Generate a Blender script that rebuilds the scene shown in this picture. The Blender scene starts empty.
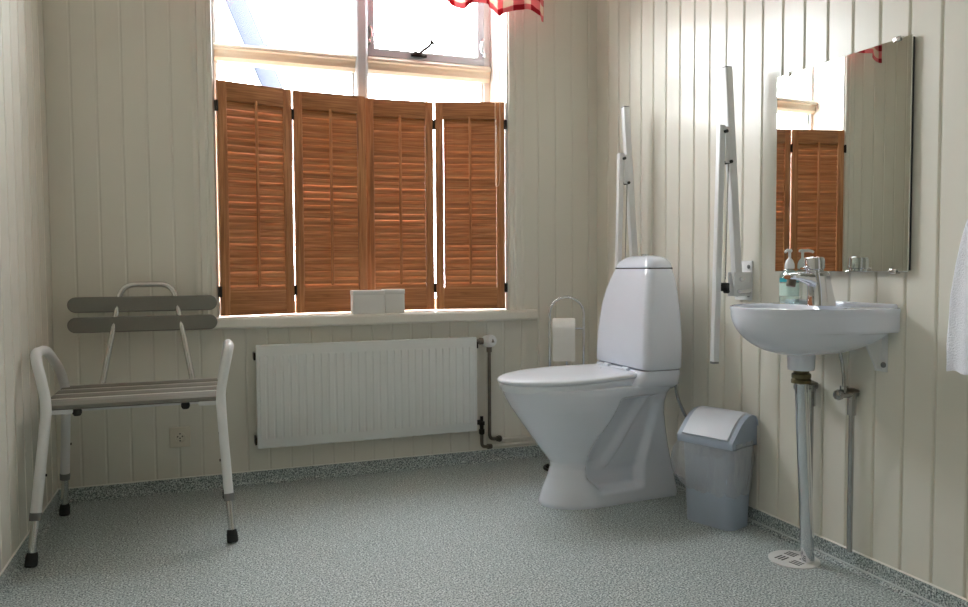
import bpy, bmesh, math, random
from mathutils import Vector, Matrix, noise
random.seed(7)
PI = math.pi
scene = bpy.context.scene
COL = scene.collection

# ------------------------------------------------------------------ helpers
def srgb(r, g, b):
    def f(c):
        c /= 255.0
        return c / 12.92 if c <= 0.04045 else ((c + 0.055) / 1.055) ** 2.4
    return (f(r), f(g), f(b), 1.0)

def new_mat(name):
    m = bpy.data.materials.new(name)
    m.use_nodes = True
    nt = m.node_tree
    return m, nt, nt.nodes['Principled BSDF'], nt.nodes['Material Output']

def pmat(name, col, rough=0.5, metal=0.0, var=0.04, scale=12.0, bump=0.0, bscale=60.0, coat=0.0, trans=0.0, ior=1.45, spec=0.5):
    m, nt, b, out = new_mat(name)
    N, L = nt.nodes, nt.links
    b.inputs['Roughness'].default_value = rough
    b.inputs['Metallic'].default_value = metal
    b.inputs['IOR'].default_value = ior
    b.inputs['Coat Weight'].default_value = coat
    b.inputs['Coat Roughness'].default_value = 0.05
    b.inputs['Transmission Weight'].default_value = trans
    b.inputs['Specular IOR Level'].default_value = spec
    tc = N.new('ShaderNodeTexCoord')
    nz = N.new('ShaderNodeTexNoise')
    nz.inputs['Scale'].default_value = scale
    nz.inputs['Detail'].default_value = 4
    L.new(tc.outputs['Object'], nz.inputs['Vector'])
    r = N.new('ShaderNodeValToRGB')
    c0 = tuple(max(0, c * (1 - var)) for c in col[:3]) + (1,)
    c1 = tuple(min(1, c * (1 + var)) for c in col[:3]) + (1,)
    r.color_ramp.elements[0].color = c0
    r.color_ramp.elements[0].position = .3
    r.color_ramp.elements[1].color = c1
    r.color_ramp.elements[1].position = .7
    L.new(nz.outputs['Fac'], r.inputs['Fac'])
    L.new(r.outputs['Color'], b.inputs['Base Color'])
    if bump > 0:
        n2 = N.new('ShaderNodeTexNoise')
        n2.inputs['Scale'].default_value = bscale
        n2.inputs['Detail'].default_value = 3
        L.new(tc.outputs['Object'], n2.inputs['Vector'])
        bp = N.new('ShaderNodeBump')
        bp.inputs['Strength'].default_value = bump
        bp.inputs['Distance'].default_value = .004
        L.new(n2.outputs['Fac'], bp.inputs['Height'])
        L.new(bp.outputs['Normal'], b.inputs['Normal'])
    return m

def wood_mat(name, axis):
    m, nt, b, out = new_mat(name)
    N, L = nt.nodes, nt.links
    tc = N.new('ShaderNodeTexCoord')
    mp = N.new('ShaderNodeMapping')
    mp.inputs['Scale'].default_value = (3.5, 40, 85) if axis == 'x' else (85, 40, 3.5)
    L.new(tc.outputs['Object'], mp.inputs['Vector'])
    nz = N.new('ShaderNodeTexNoise')
    nz.inputs['Scale'].default_value = 1.0
    nz.inputs['Detail'].default_value = 6
    nz.inputs['Distortion'].default_value = 1.2
    L.new(mp.outputs['Vector'], nz.inputs['Vector'])
    r = N.new('ShaderNodeValToRGB')
    e = r.color_ramp.elements
    e[0].position, e[0].color = .3, WOOD[0]
    e[1].position, e[1].color = .72, WOOD[2]
    k = e.new(.5); k.color = WOOD[1]
    L.new(nz.outputs['Fac'], r.inputs['Fac'])
    L.new(r.outputs['Color'], b.inputs['Base Color'])
    b.inputs['Roughness'].default_value = .42
    bp = N.new('ShaderNodeBump'); bp.inputs['Strength'].default_value = .15
    bp.inputs['Distance'].default_value = .002
    L.new(nz.outputs['Fac'], bp.inputs['Height']); L.new(bp.outputs['Normal'], b.inputs['Normal'])
    return m
WOOD = (srgb(150, 96, 56), srgb(182, 122, 76), srgb(208, 150, 100))

def vinyl_mat(name, k=1.0):
    m, nt, b, out = new_mat(name)
    N, L = nt.nodes, nt.links
    tc = N.new('ShaderNodeTexCoord')
    n1 = N.new('ShaderNodeTexNoise'); n1.inputs['Scale'].default_value = 185; n1.inputs['Detail'].default_value = 2.5
    n1.inputs['Roughness'].default_value = .6
    L.new(tc.outputs['Object'], n1.inputs['Vector'])
    r = N.new('ShaderNodeValToRGB'); e = r.color_ramp.elements
    e[0].position, e[0].color = .38, srgb(96*k, 106*k, 107*k)
    e[1].position, e[1].color = .63, srgb(234*k, 240*k, 239*k)
    q = e.new(.50); q.color = srgb(176*k, 186*k, 187*k)
    L.new(n1.outputs['Fac'], r.inputs['Fac'])
    n2 = N.new('ShaderNodeTexVoronoi'); n2.inputs['Scale'].default_value = 210
    L.new(tc.outputs['Object'], n2.inputs['Vector'])
    r2 = N.new('ShaderNodeValToRGB'); e2 = r2.color_ramp.elements
    e2[0].position, e2[0].color = .0, (.54, .58, .58, 1)
    e2[1].position, e2[1].color = 1.0, (1.2, 1.2, 1.19, 1)
    L.new(n2.outputs['Color'], r2.inputs['Fac'])
    mx = N.new('ShaderNodeMix'); mx.data_type = 'RGBA'; mx.blend_type = 'MULTIPLY'; mx.inputs['Factor'].default_value = .8
    L.new(r.outputs['Color'], mx.inputs['A']); L.new(r2.outputs['Color'], mx.inputs['B'])
    L.new(mx.outputs['Result'], b.inputs['Base Color'])
    b.inputs['Roughness'].default_value = .5
    bp = N.new('ShaderNodeBump'); bp.inputs['Strength'].default_value = .12; bp.inputs['Distance'].default_value = .002
    L.new(n1.outputs['Fac'], bp.inputs['Height']); L.new(bp.outputs['Normal'], b.inputs['Normal'])
    return m

def thin_clear(name, tint, body=.0, bodycol=(1, 1, 1, 1), rough=.03, lo=.04, hi=.5):
    """clear sheet seen through: transparent + fresnel gloss (+ a little milky body)"""
    m = bpy.data.materials.new(name); m.use_nodes = True
    nt = m.node_tree; N, L = nt.nodes, nt.links
    N.remove(N['Principled BSDF']); out = N['Material Output']
    tr = N.new('ShaderNodeBsdfTransparent'); tr.inputs['Color'].default_value = tint
    gl = N.new('ShaderNodeBsdfGlossy'); gl.inputs['Roughness'].default_value = rough
    lw = N.new('ShaderNodeLayerWeight'); lw.inputs['Blend'].default_value = .35
    mr = N.new('ShaderNodeMapRange'); mr.inputs['To Min'].default_value = lo; mr.inputs['To Max'].default_value = hi
    L.new(lw.outputs['Facing'], mr.inputs['Value'])
    base = tr
    if body > 0:
        df = N.new('ShaderNodeBsdfDiffuse'); df.inputs['Color'].default_value = bodycol
        m1 = N.new('ShaderNodeMixShader'); m1.inputs['Fac'].default_value = body
        L.new(tr.outputs[0], m1.inputs[1]); L.new(df.outputs[0], m1.inputs[2]); base = m1
    mx = N.new('ShaderNodeMixShader')
    L.new(mr.outputs['Result'], mx.inputs['Fac']); L.new(base.outputs[0], mx.inputs[1]); L.new(gl.outputs[0], mx.inputs[2])
    L.new(mx.outputs[0], out.inputs['Surface'])
    return m

M = {}
M['wall'] = pmat('cream_gloss_paint', srgb(229, 226, 215), rough=.25, var=.015, scale=3, bump=.05, bscale=25)
M['wallf'] = pmat('bounce_cut_wall_tone', srgb(168, 164, 150), rough=.4, var=.015, scale=3)  # unseen front wall, toned darker to cut bounce onto the back wall
M['ceil'] = pmat('white_ceiling_paint', srgb(238, 236, 228), rough=.7, var=.01)
M['trim'] = pmat('cream_trim_paint', srgb(231, 227, 217), rough=.35, var=.015, scale=5)
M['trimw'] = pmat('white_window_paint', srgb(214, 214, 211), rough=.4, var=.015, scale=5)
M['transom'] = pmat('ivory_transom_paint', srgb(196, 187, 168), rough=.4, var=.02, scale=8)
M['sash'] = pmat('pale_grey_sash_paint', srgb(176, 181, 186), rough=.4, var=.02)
M['vinyl'] = vinyl_mat('speckled_vinyl_floor', 1.0)
M['vinylb'] = vinyl_mat('speckled_vinyl_skirting', .97)
M['weld'] = pmat('vinyl_weld_line', srgb(196, 204, 202), rough=.5)
M['seal'] = pmat('white_sealant', srgb(232, 230, 222), rough=.5)
M['woodx'] = wood_mat('stained_pine_horizontal', 'x')
M['woodz'] = wood_mat('stained_pine_vertical', 'z')
M['darkmetal'] = pmat('dark_bronze_metal', srgb(48, 42, 38), rough=.4, metal=.7)
M['porc'] = pmat('white_porcelain', srgb(230, 235, 247), rough=.08, var=.008, coat=.6)
M['seatp'] = pmat('white_seat_plastic', srgb(233, 238, 247), rough=.16, var=.008)
M['powder'] = pmat('white_powder_coat', srgb(232, 233, 234), rough=.35, var=.01)
M['rad'] = pmat('white_radiator_enamel', srgb(228, 231, 230), rough=.4, var=.01)
M['chrome'] = pmat('polished_chrome', srgb(222, 224, 228), rough=.08, metal=1.0, var=.02)
M['pipe'] = pmat('dull_chrome_pipe', srgb(178, 178, 178), rough=.2, metal=1.0, var=.06, scale=30)
M['copper'] = pmat('tarnished_pipe', srgb(120, 112, 102), rough=.3, metal=.9, var=.12, scale=40)
M['brass'] = pmat('dull_brass_nut', srgb(120, 112, 84), rough=.3, metal=.9, var=.15, scale=50)
M['alu'] = pmat('brushed_aluminium', srgb(214, 213, 210), rough=.24, metal=1.0, var=.04, scale=40)
M['slat'] = pmat('grey_plastic_slat', srgb(128, 126, 118), rough=.5, var=.03, bump=.05, bscale=120)
M['slatl'] = pmat('light_grey_plastic_groove', srgb(206, 204, 196), rough=.5, var=.02)
M['collar'] = pmat('mid_grey_plastic', srgb(130, 130, 130), rough=.5)
M['rubber'] = pmat('black_rubber', srgb(42, 42, 42), rough=.7)
M['black'] = pmat('dark_cavity', srgb(26, 26, 26), rough=.7)
M['outlet'] = pmat('ivory_outlet_plastic', srgb(224, 218, 202), rough=.35, var=.01)
M['binb'] = pmat('grey_blue_plastic', srgb(166, 178, 196), rough=.42, var=.02)
M['binlid'] = pmat('pale_grey_plastic', srgb(214, 220, 230), rough=.38, var=.02)
M['towel'] = pmat('white_terry', srgb(240, 242, 250), rough=.95, var=.05, scale=220, bump=1.0, bscale=260)
M['paper'] = pmat('white_tissue', srgb(236, 234, 228), rough=.9, var=.02, bump=.2, bscale=90)
M['card'] = pmat('white_card', srgb(228, 226, 222), rough=.7, var=.01)
M['cord'] = pmat('cream_cord', srgb(226, 196, 168), rough=.8)
M['glass'] = thin_clear('window_glass', (.97, .98, .98, 1), lo=.02, hi=.35)
M['liner'] = thin_clear('clear_bin_liner', (.93, .94, .96, 1), body=.27, bodycol=srgb(240, 242, 248), rough=.12, lo=.10, hi=.35)
M['bottle'] = thin_clear('clear_bottle_plastic', (.86, .95, .94, 1), body=.18, bodycol=srgb(196, 226, 222), rough=.06, lo=.05, hi=.5)
M['label'] = pmat('teal_label', srgb(58, 166, 178), rough=.4, var=.05)
M['labelw'] = pmat('pale_green_label', srgb(196, 220, 208), rough=.4, var=.04, scale=60)
M['pump'] = pmat('white_pump_plastic', srgb(238, 240, 240), rough=.3)
M['mirror'] = pmat('mirror_silver', srgb(226, 230, 226), rough=.0, metal=1.0, var=.0)
M['mback'] = pmat('mirror_backing', srgb(40, 42, 46), rough=.6)
M['drainp'] = pmat('white_drain_plastic', srgb(218, 218, 216), rough=.4)
M['red'] = pmat('red_valve_cap', srgb(170, 40, 34), rough=.4)
M['polem'] = pmat('blue_grey_steel', srgb(51, 53, 61), rough=.9, spec=0.0)
M['roofm'] = pmat('red_roof_paint', srgb(84, 34, 38), rough=.9, spec=0.0)
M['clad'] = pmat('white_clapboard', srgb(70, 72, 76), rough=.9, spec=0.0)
M['grass'] = pmat('outside_ground', srgb(120, 122, 116), rough=.9, var=.2, scale=2)

m_, nt_, b_, o_ = new_mat('added_fill_glow')  # glow of the added, unseen fill light
b_.inputs['Emission Color'].default_value = (1.0, .97, .93, 1); b_.inputs['Emission Strength'].default_value = 9
M['fill_light'] = m_

def gingham_mat():
    m, nt, b, out = new_mat('red_white_check_cloth')
    N, L = nt.nodes, nt.links
    uv = N.new('ShaderNodeUVMap'); uv.uv_map = 'UVMap'
    sp = N.new('ShaderNodeSeparateXYZ'); L.new(uv.outputs['UV'], sp.inputs[0])
    def stripe(o, per, duty):
        d = N.new('ShaderNodeMath'); d.operation = 'DIVIDE'; d.inputs[1].default_value = per; L.new(o, d.inputs[0])
        f = N.new('ShaderNodeMath'); f.operation = 'FRACT'; L.new(d.outputs[0], f.inputs[0])
        g = N.new('ShaderNodeMath'); g.operation = 'LESS_THAN'; g.inputs[1].default_value = duty; L.new(f.outputs[0], g.inputs[0])
        return g.outputs[0]
    a = stripe(sp.outputs['X'], .11, .5); c = stripe(sp.outputs['Y'], .075, .42)
    ad = N.new('ShaderNodeMath'); ad.operation = 'ADD'; L.new(a, ad.inputs[0]); L.new(c, ad.inputs[1])
    h = N.new('ShaderNodeMath'); h.operation = 'MULTIPLY'; h.inputs[1].default_value = .5; L.new(ad.outputs[0], h.inputs[0])
    r = N.new('ShaderNodeValToRGB'); r.color_ramp.interpolation = 'CONSTANT'; e = r.color_ramp.elements
    e[0].position, e[0].color = 0, srgb(240, 226, 210)
    e[1].position, e[1].color = .8, srgb(176, 34, 52)
    k = e.new(.3); k.color = srgb(228, 140, 144)
    L.new(h.outputs[0], r.inputs['Fac'])
    L.new(r.outputs['Color'], b.inputs['Base Color']); b.inputs['Roughness'].default_value = .9
    tl = N.new('ShaderNodeBsdfTranslucent'); L.new(r.outputs['Color'], tl.inputs['Color'])
    mx = N.new('ShaderNodeMixShader'); mx.inputs['Fac'].default_value = .45
    L.new(b.outputs[0], mx.inputs[1]); L.new(tl.outputs[0], mx.inputs[2]); L.new(mx.outputs[0], out.inputs['Surface'])
    return m
M['check'] = gingham_mat()

ROOT = {}
def thing(name, label, cat, loc=(0, 0, 0), rz=0, group=None, kind=None):
    o = bpy.data.objects.new(name, None); COL.objects.link(o)
    o.empty_display_size = .05
    o.location = loc; o.rotation_euler = (0, 0, rz)
    if label: o['label'] = label
    if cat: o['category'] = cat
    if group: o['group'] = group
    if kind: o['kind'] = kind
    ROOT[o.name] = Vector(loc)
    return o

class MB:
    def __init__(s):
        s.bm = bmesh.new()
    def box(s, x0, x1, y0, y1, z0, z1, bev=0.0, seg=2, mat=None):
        vs = [s.bm.verts.new(p) for p in ((x0, y0, z0), (x1, y0, z0), (x1, y1, z0), (x0, y1, z0), (x0, y0, z1), (x1, y0, z1), (x1, y1, z1), (x0, y1, z1))]
        fs = [s.bm.faces.new([vs[i] for i in q]) for q in ((3, 2, 1, 0), (4, 5, 6, 7), (0, 1, 5, 4), (1, 2, 6, 5), (2, 3, 7, 6), (3, 0, 4, 7))]
        if bev > 0:
            es = list({e for f in fs for e in f.edges})
            r = bmesh.ops.bevel(s.bm, geom=es, offset=bev, segments=seg, affect='EDGES', profile=.5)
            vs = list({v for f in r['faces'] for v in f.verts} | {v for v in vs if v.is_valid})
        if mat is not None:
            for v in vs:
                v.co = mat @ v.co
        return s
    def ring_loft(s, rings, cap0=True, cap1=True, closed=True):
        R = [[s.bm.verts.new(p) for p in r] for r in rings]
        n = len(R[0])
        for a, b in zip(R, R[1:]):
            for i in range(n if closed else n - 1):
                j = (i + 1) % n
                s.bm.faces.new((a[i], a[j], b[j], b[i]))
        if closed and cap0: s.bm.faces.new(list(reversed(R[0])))
        if closed and cap1: s.bm.faces.new(R[-1])
        return s
    def tube(s, pts, r, seg=12, caps=True, closed=False, flat=None):
        P = [Vector(p) for p in pts]; n = len(P)
        rad = r if isinstance(r, (list, tuple)) else [r] * n
        T = []
        for i in range(n):
            a = P[(i - 1) % n] if (closed or i > 0) else P[i]
            b = P[(i + 1) % n] if (closed or i < n - 1) else P[i]
            T.append((b - a).normalized())
        up = Vector((0, 0, 1)) if abs(T[0].z) < .9 else Vector((0, 1, 0))
        nrm = (up - T[0] * up.dot(T[0])).normalized()
        rings = []
        for i in range(n):
            nrm = (nrm - T[i] * nrm.dot(T[i])).normalized()
            bi = T[i].cross(nrm)
            rings.append([P[i] + (nrm * math.cos(2 * PI * k / seg) + bi * math.sin(2 * PI * k / seg)) * rad[i] for k in range(seg)])
        if closed: rings.append(rings[0]); 
        return s.ring_loft(rings, caps and not closed, caps and not closed)
    def lathe(s, prof, c=(0, 0, 0), axis=(0, 0, 1), seg=24, cap0=True, cap1=True):
        ax = Vector(axis).normalized()
        u = ax.orthogonal().normalized(); v = ax.cross(u); c = Vector(c)
        rings = [[c + ax * h + (u * math.cos(2 * PI * k / seg) + v * math.sin(2 * PI * k / seg)) * max(r, 1e-5) for k in range(seg)] for r, h in prof]
        return s.ring_loft(rings, cap0, cap1)
    def prism(s, poly, f0, f1):
        """poly: 2-D points; f0/f1: functions mapping a 2-D point to 3-D on either end"""
        return s.ring_loft([[f0(p) for p in poly], [f1(p) for p in poly]])
    def xf(s, mat):
        for v in s.bm.verts: v.co = mat @ v.co
        return s
    def build(s, name, mat, parent=None, local=False, smooth=True, ang=38, kind=None, sub=0):
        bm = s.bm
        bmesh.ops.recalc_face_normals(bm, faces=bm.faces[:])
        if parent is not None and not local:
            root = parent
            while root.parent: root = root.parent
            off = ROOT.get(root.name, Vector((0, 0, 0)))
            for v in bm.verts: v.co -= off
        me = bpy.data.meshes.new(name); bm.to_mesh(me); bm.free()
        mats = mat if isinstance(mat, (list, tuple)) else [mat]
        for m in mats: me.materials.append(m)
        if smooth:
            me.polygons.foreach_set('use_smooth', [True] * len(me.polygons))
            me.set_sharp_from_angle(angle=math.radians(ang))
        o = bpy.data.objects.new(name, me); COL.objects.link(o)
        if parent is not None: o.parent = parent
        if kind: o['kind'] = kind
        if sub:
            md = o.modifiers.new('sub', 'SUBSURF'); md.levels = sub; md.render_levels = sub
        return o

def copy_tree(o, parent=None):
    c = o.copy(); COL.objects.link(c)
    if parent is not None: c.parent = parent
    for ch in list(o.children): copy_tree(ch, c)
    return c

def tag(o, label, cat, group=None):
    o['label'] = label; o['category'] = cat
    if group: o['group'] = group
    return o

def fillet(pts, r, n=6):
    P = [Vector(p) for p in pts]; out = [P[0]]
    for i in range(1, len(P) - 1):
        a, b, c = P[i - 1], P[i], P[i + 1]
        d1, d2 = (a - b), (c - b)
        rr = min(r, d1.length * .49, d2.length * .49)
        p0, p1 = b + d1.normalized() * rr, b + d2.normalized() * rr
        for k in range(n + 1):
            t = k / n
            out.append(p0 * (1 - t) ** 2 + b * 2 * t * (1 - t) + p1 * t * t)
    out.append(P[-1]); return out

def rrect(x0, x1, y0, y1, z, r, n=5):
    out = []
    for cx, cy, a0 in ((x1 - r, y1 - r, 0), (x0 + r, y1 - r, 90), (x0 + r, y0 + r, 180), (x1 - r, y0 + r, 270)):
        for k in range(n + 1):
            a = math.radians(a0 + 90 * k / n)
            out.append(Vector((cx + r * math.cos(a), cy + r * math.sin(a), z)))
    return out

# ------------------------------------------------------------------ room
XR, XL, YB, ZC = 1.885, -0.592, 3.48, 2.85
YF = -1.15
def strip(mb, a0, a1, z0, z1, grooves, to, depth, gd=1.0):
    prof = [(a0, 0)]
    for g in sorted(grooves):
        if a0 + .012 < g < a1 - .012:
            prof += [(g - .0065, 0), (g - .0024, .0035 * gd), (g - .002, .0065 * gd), (g + .002, .0065 * gd), (g + .0024, .0035 * gd), (g + .0065, 0)]
    prof += [(a1, 0), (a1, depth), (a0, depth)]
    mb.prism(prof, lambda p: to(p[0], p[1], z0), lambda p: to(p[0], p[1], z1))
gb = [-.502 + .0935 * k for k in range(-1, 28)]
gr = [1.436 + .1017 * k for k in range(-27, 22)]
gl = [2.805 + .1135 * k for k in range(-36, 7)]
WX0, WX1, WZ0, WZ1, WD = .04, 1.39, .74, 2.62, .30
w = MB(); tb = lambda a, d, z: Vector((a, YB + d, z))
strip(w, XL - .12, WX0, 0, ZC, gb, tb, WD, .5)
strip(w, WX1, XR + .12, 0, ZC, gb, tb, WD, .5)
strip(w, WX0, WX1, 0, WZ0, gb, tb, WD, .5)
strip(w, WX0, WX1, WZ1, ZC, gb, tb, WD, .5)
w.build('wall_back', M['wall'], kind='structure', smooth=False)
w = MB(); strip(w, YF, YB, 0, ZC, gr, lambda a, d, z: Vector((XR + d, a, z)), .12)
w.build('wall_right', M['wall'], kind='structure', smooth=False)
w = MB(); strip(w, YF, YB, 0, ZC, gl, lambda a, d, z: Vector((XL - d, a, z)), .12)
w.build('wall_left', M['wall'], kind='structure', smooth=False)
w = MB(); strip(w, XL - .12, XR + .12, 0, ZC, gb, lambda a, d, z: Vector((a, YF - d, z)), .12)
w.build('wall_front', M['wallf'], kind='structure', smooth=False)
MB().box(XL - .12, XR + .12, YF - .12, YB + WD, -.1, 0).build('floor', M['vinyl'], kind='structure', smooth=False)
MB().box(XL - .12, XR + .12, YF - .12, YB + WD, ZC, ZC + .1).build('ceiling', M['ceil'], kind='structure', smooth=False)
# vinyl skirting, coved onto the floor, with weld line and sealant bead
def skirting(name, f, a0, a1):
    h = .058
    prof = [(.0, 0), (.0, h), (.003, h), (.0035, .02), (.006, .010), (.012, .004), (.022, .0012), (.022, 0)]
    o = MB().prism(prof, lambda p: f(a0, p[0], p[1]), lambda p: f(a1, p[0], p[1])).build(name, M['vinylb'], kind='structure', ang=60)
    q = [(0, h - .001), (0, h + .004), (.0035, h + .0005), (.0035, h - .001)]
    MB().prism(q, lambda p: f(a0, p[0], p[1]), lambda p: f(a1, p[0], p[1])).build('sealant_bead', M['seal'], o)
    if 'right' not in name: return
    q = [(.0035, .012), (.0062, .0158), (.009, .012), (.0068, .0085)]
    MB().prism(q, lambda p: f(a0, p[0], p[1]), lambda p: f(a1, p[0], p[1])).build('weld_line', M['weld'], o)
skirting('baseboard_back', lambda a, d, z: Vector((a, YB - d, z)), XL, XR)
skirting('baseboard_right', lambda a, d, z: Vector((XR - d, a, z)), YF, YB)
skirting('baseboard_left', lambda a, d, z: Vector((XL + d, a, z)), YF, YB)

# ------------------------------------------------------------------ window
win = thing('window_1', None, None, (0.715, 3.72, .74), kind='structure')
# casings (architraves) with a stepped moulding
cas = [(0, 0), (0, .016), (.004, .022), (.022, .022), (.026, .017), (.034, .017), (.040, .022), (.060, .022), (.066, .013), (.078, .013), (.087, .009), (.087, 0)]
for s, xe in ((-1, WX0), (1, WX1)):
    MB().prism(cas, lambda p: Vector((xe + s * p[0], YB - p[1], .742)), lambda p: Vector((xe + s * p[0], YB - p[1], WZ1 + .087))).build('casing', M['trim'], win, smooth=False)
MB().prism(cas, lambda p: Vector((WX0, YB - p[1], WZ1 + p[0])), lambda p: Vector((WX1, YB - p[1], WZ1 + p[0]))).build('casing', M['trim'], win, smooth=False)
# lining boards of the deep recess
b = MB()
b.box(WX0 - .001, WX0 + .006, YB - .012, 3.735, WZ0, WZ1); b.box(WX1 - .006, WX1 + .001, YB - .012, 3.735, WZ0, WZ1)
b.box(WX0, WX1, YB - .012, 3.735, WZ1 - .006, WZ1 + .001)
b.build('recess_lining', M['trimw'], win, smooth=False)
# sill board with rounded nose
sp = [(3.735, .745), (3.428, .745), (3.421, .741), (3.418, .735), (3.418, .706), (3.422, .699), (3.430, .696), (3.46, .696), (3.735, .696)]
b = MB(); b.box(WX0 - .0, WX1 + .0, 3.46, 3.74, .70, .745)
pr = [(3.478, .745), (3.430, .745), (3.422, .742), (3.418, .735), (3.418, .706), (3.422, .699), (3.432, .696), (3.478, .696)]
b.prism(pr, lambda p: Vector((-.095, p[0], p[1])), lambda p: Vector((1.525, p[0], p[1])))
b.build('sill', M['trim'], win, ang=25)
# outer frame
b = MB()
FY0, FY1 = 3.70, 3.77
b.box(WX0, .062, FY0, FY1, .745, WZ1); b.box(1.352, WX1, FY0, FY1, .745, WZ1)
b.box(WX0, WX1, FY0, FY1, WZ1 - .05, WZ1); b.box(WX0, WX1, FY0, FY1, .745, .80)
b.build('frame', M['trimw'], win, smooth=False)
mul = [(.688, 3.77), (.688, 3.672), (.694, 3.664), (.70, 3.660), (.735, 3.660), (.741, 3.664), (.749, 3.672), (.749, 3.77)]
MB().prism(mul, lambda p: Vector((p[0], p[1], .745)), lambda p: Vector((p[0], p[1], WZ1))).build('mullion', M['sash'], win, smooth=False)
tr = [(3.76, 1.978), (3.684, 1.978), (3.680, 1.972), (3.668, 1.969), (3.662, 1.962), (3.662, 1.950), (3.672, 1.944), (3.676, 1.930), (3.676, 1.912), (3.684, 1.904), (3.69, 1.898), (3.76, 1.898)]
for xa, xb in ((WX0 + .006, .690), (.747, WX1 - .012)):
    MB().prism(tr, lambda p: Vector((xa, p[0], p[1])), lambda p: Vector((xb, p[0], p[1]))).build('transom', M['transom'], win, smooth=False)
# fixed panes
def pane(xa, xb, za, zb, nm, par):
    return MB().box(xa, xb, 3.728, 3.732, za, zb).build(nm, M['glass'], par, smooth=False)
pane(.055, .692, 1.97, WZ1 - .045, 'glass_pane', win)
pane(.055, .692, .795, 1.905, 'glass_pane', win)
pane(.745, 1.358, .795, 1.905, 'glass_pane', win)
# thin dark rebate lines of the lower panes
b = MB()
b.box(.680, .688, 3.716, 3.727, .80, 1.898); b.box(1.344, 1.352, 3.716, 3.727, .80, 1.898); b.box(.055, .062, 3.716, 3.727, .80, 1.898)
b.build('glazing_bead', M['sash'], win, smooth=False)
# opening sash in the upper right light
b = MB()
sx0, sx1, sz0, sz1 = .752, 1.352, 1.982, WZ1 - .05
b.box(sx0, sx0 + .034, 3.69, 3.74, sz0, sz1, .003); b.box(sx1 - .036, sx1, 3.69, 3.74, sz0, sz1, .003)
b.box(sx0 + .03, sx1 - .03, 3.69, 3.74, sz0, sz0 + .038, .003); b.box(sx0 + .03, sx1 - .03, 3.69, 3.74, sz1 - .04, sz1, .003)
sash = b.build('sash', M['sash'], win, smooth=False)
pane(sx0 + .03, sx1 - .03, sz0 + .03, sz1 - .03, 'glass_pane', sash)
b = MB()   # casement handle
b.box(.965, 1.045, 3.676, 3.690, 1.994, 2.008, .003)
b.tube(fillet([(1.005, 3.682, 2.004), (1.015, 3.655, 2.018), (1.055, 3.645, 2.045), (1.062, 3.645, 2.075)], .02), [.007] * 16, 8)
b.tube([(1.062, 3.645, 2.05), (1.062, 3.645, 2.062)], .012, 10)
b.tube([(.972, 3.676, 2.005), (.98, 3.66, 2.009), (1.0, 3.655, 2.004)], .006, 8)
b.build('handle', M['darkmetal'], sash)
for px, dz in ((.757, 2.085), (1.347, 2.075)):   # curved stay brackets
    b = MB()
    arc = [(px + .012 * math.cos(t) * (1 if px < 1 else -1), 3.684, dz + .034 * math.sin(t)) for t in [PI * (-.5 + k / 10) for k in range(11)]]
    b.tube(arc, .008, 8); b.box(px - .008, px + .008, 3.676, 3.691, dz - .055, dz - .03, .003)
    b.build('stay_bracket', M['chrome'], sash)

# ------------------------------------------------------------------ shutters (four louvred panels, hinged in pairs)
SB, ST = .751, 1.757
def shutter(P0, P1, label, hinge, tone):
    (xa, ya), (xb, yb_) = P0, P1
    Wd = math.hypot(xb - xa, yb_ - ya)
    t = thing('louvred_shutter', label, 'shutter', (xa, ya, SB), math.atan2(yb_ - ya, xb - xa), 'louvred window shutters')
    H = ST - SB; sw = .040; rt = .082; rb = .105; th = .026
    for xq in (0, Wd - sw): MB().box(xq, xq + sw, 0, th, 0, H, .0025).build('stile', M['woodz'], t, local=True)
    for za, zb in ((H - rt, H), (0, rb)): MB().box(sw - .001, Wd - sw + .001, .002, th - .002, za, zb, .0015).build('rail', M['woodx'], t, local=True)
    b = MB(); n = 27; pit = (H - rt - rb) / n
    rnd = random.Random(int(xa * 1000))
    for k in range(n):
        zc = rb + pit * (k + .5)
        a = math.radians(70 + rnd.uniform(-3.5, 3.5))
        hw = .0212
        m4 = Matrix.Translation((Wd / 2, th / 2, zc)) @ Matrix.Rotation(a, 4, 'X')
        L2 = (Wd - 2 * sw) / 2 - .0009
        poly = [(-hw, 0), (-hw * .6, -.0032), (0, -.0042), (hw * .6, -.0032), (hw, 0), (hw * .6, .0032), (0, .0042), (-hw * .6, .0032)]
        b.prism(poly, lambda p: m4 @ Vector((-L2, p[0], p[1])), lambda p: m4 @ Vector((L2, p[0], p[1])))
    b.build('louvre', M['woodx'], t, local=True)
    b = MB(); b.box(Wd * .5 - .006, Wd * .5 + .006, -.013, -.003, rb + .02, H - rt + .008, .002)
    for k in range(n):
        b.box(Wd * .5 - .001, Wd * .5 + .001, -.006, .010, rb + pit * (k + .5) - .004, rb + pit * (k + .5) - .002)
    b.build('tilt_rod', M['woodz'], t, local=True)
    for hz in (.105, H - .11):
        b = MB()
        hx = -.004 if hinge == 'l' else Wd + .004
        b.box(hx - .008, hx + .008, -.003, .006, hz - .022, hz + .022, .001)
        b.tube([(hx, -.004, hz - .024), (hx, -.004, hz + .024)], .0042, 8)
        b.build('hinge', M['darkmetal'], t, local=True)
    return t
shutter((.055, 3.450), (.3735, 3.539), 'leftmost louvred wooden shutter panel, hinged to the left window casing', 'l', 0)
shutter((.379, 3.543), (.713, 3.570), 'second louvred wooden shutter panel from the left, ending at the window centre', 'l', 0)
shutter((.716, 3.600), (1.0455, 3.580), 'third louvred wooden shutter panel from the left, behind the small white boxes', 'r', 0)
shutter((1.0515, 3.574), (1.374, 3.472), 'rightmost louvred wooden shutter panel, with a pale cord hanging down it', 'r', 0)
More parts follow.
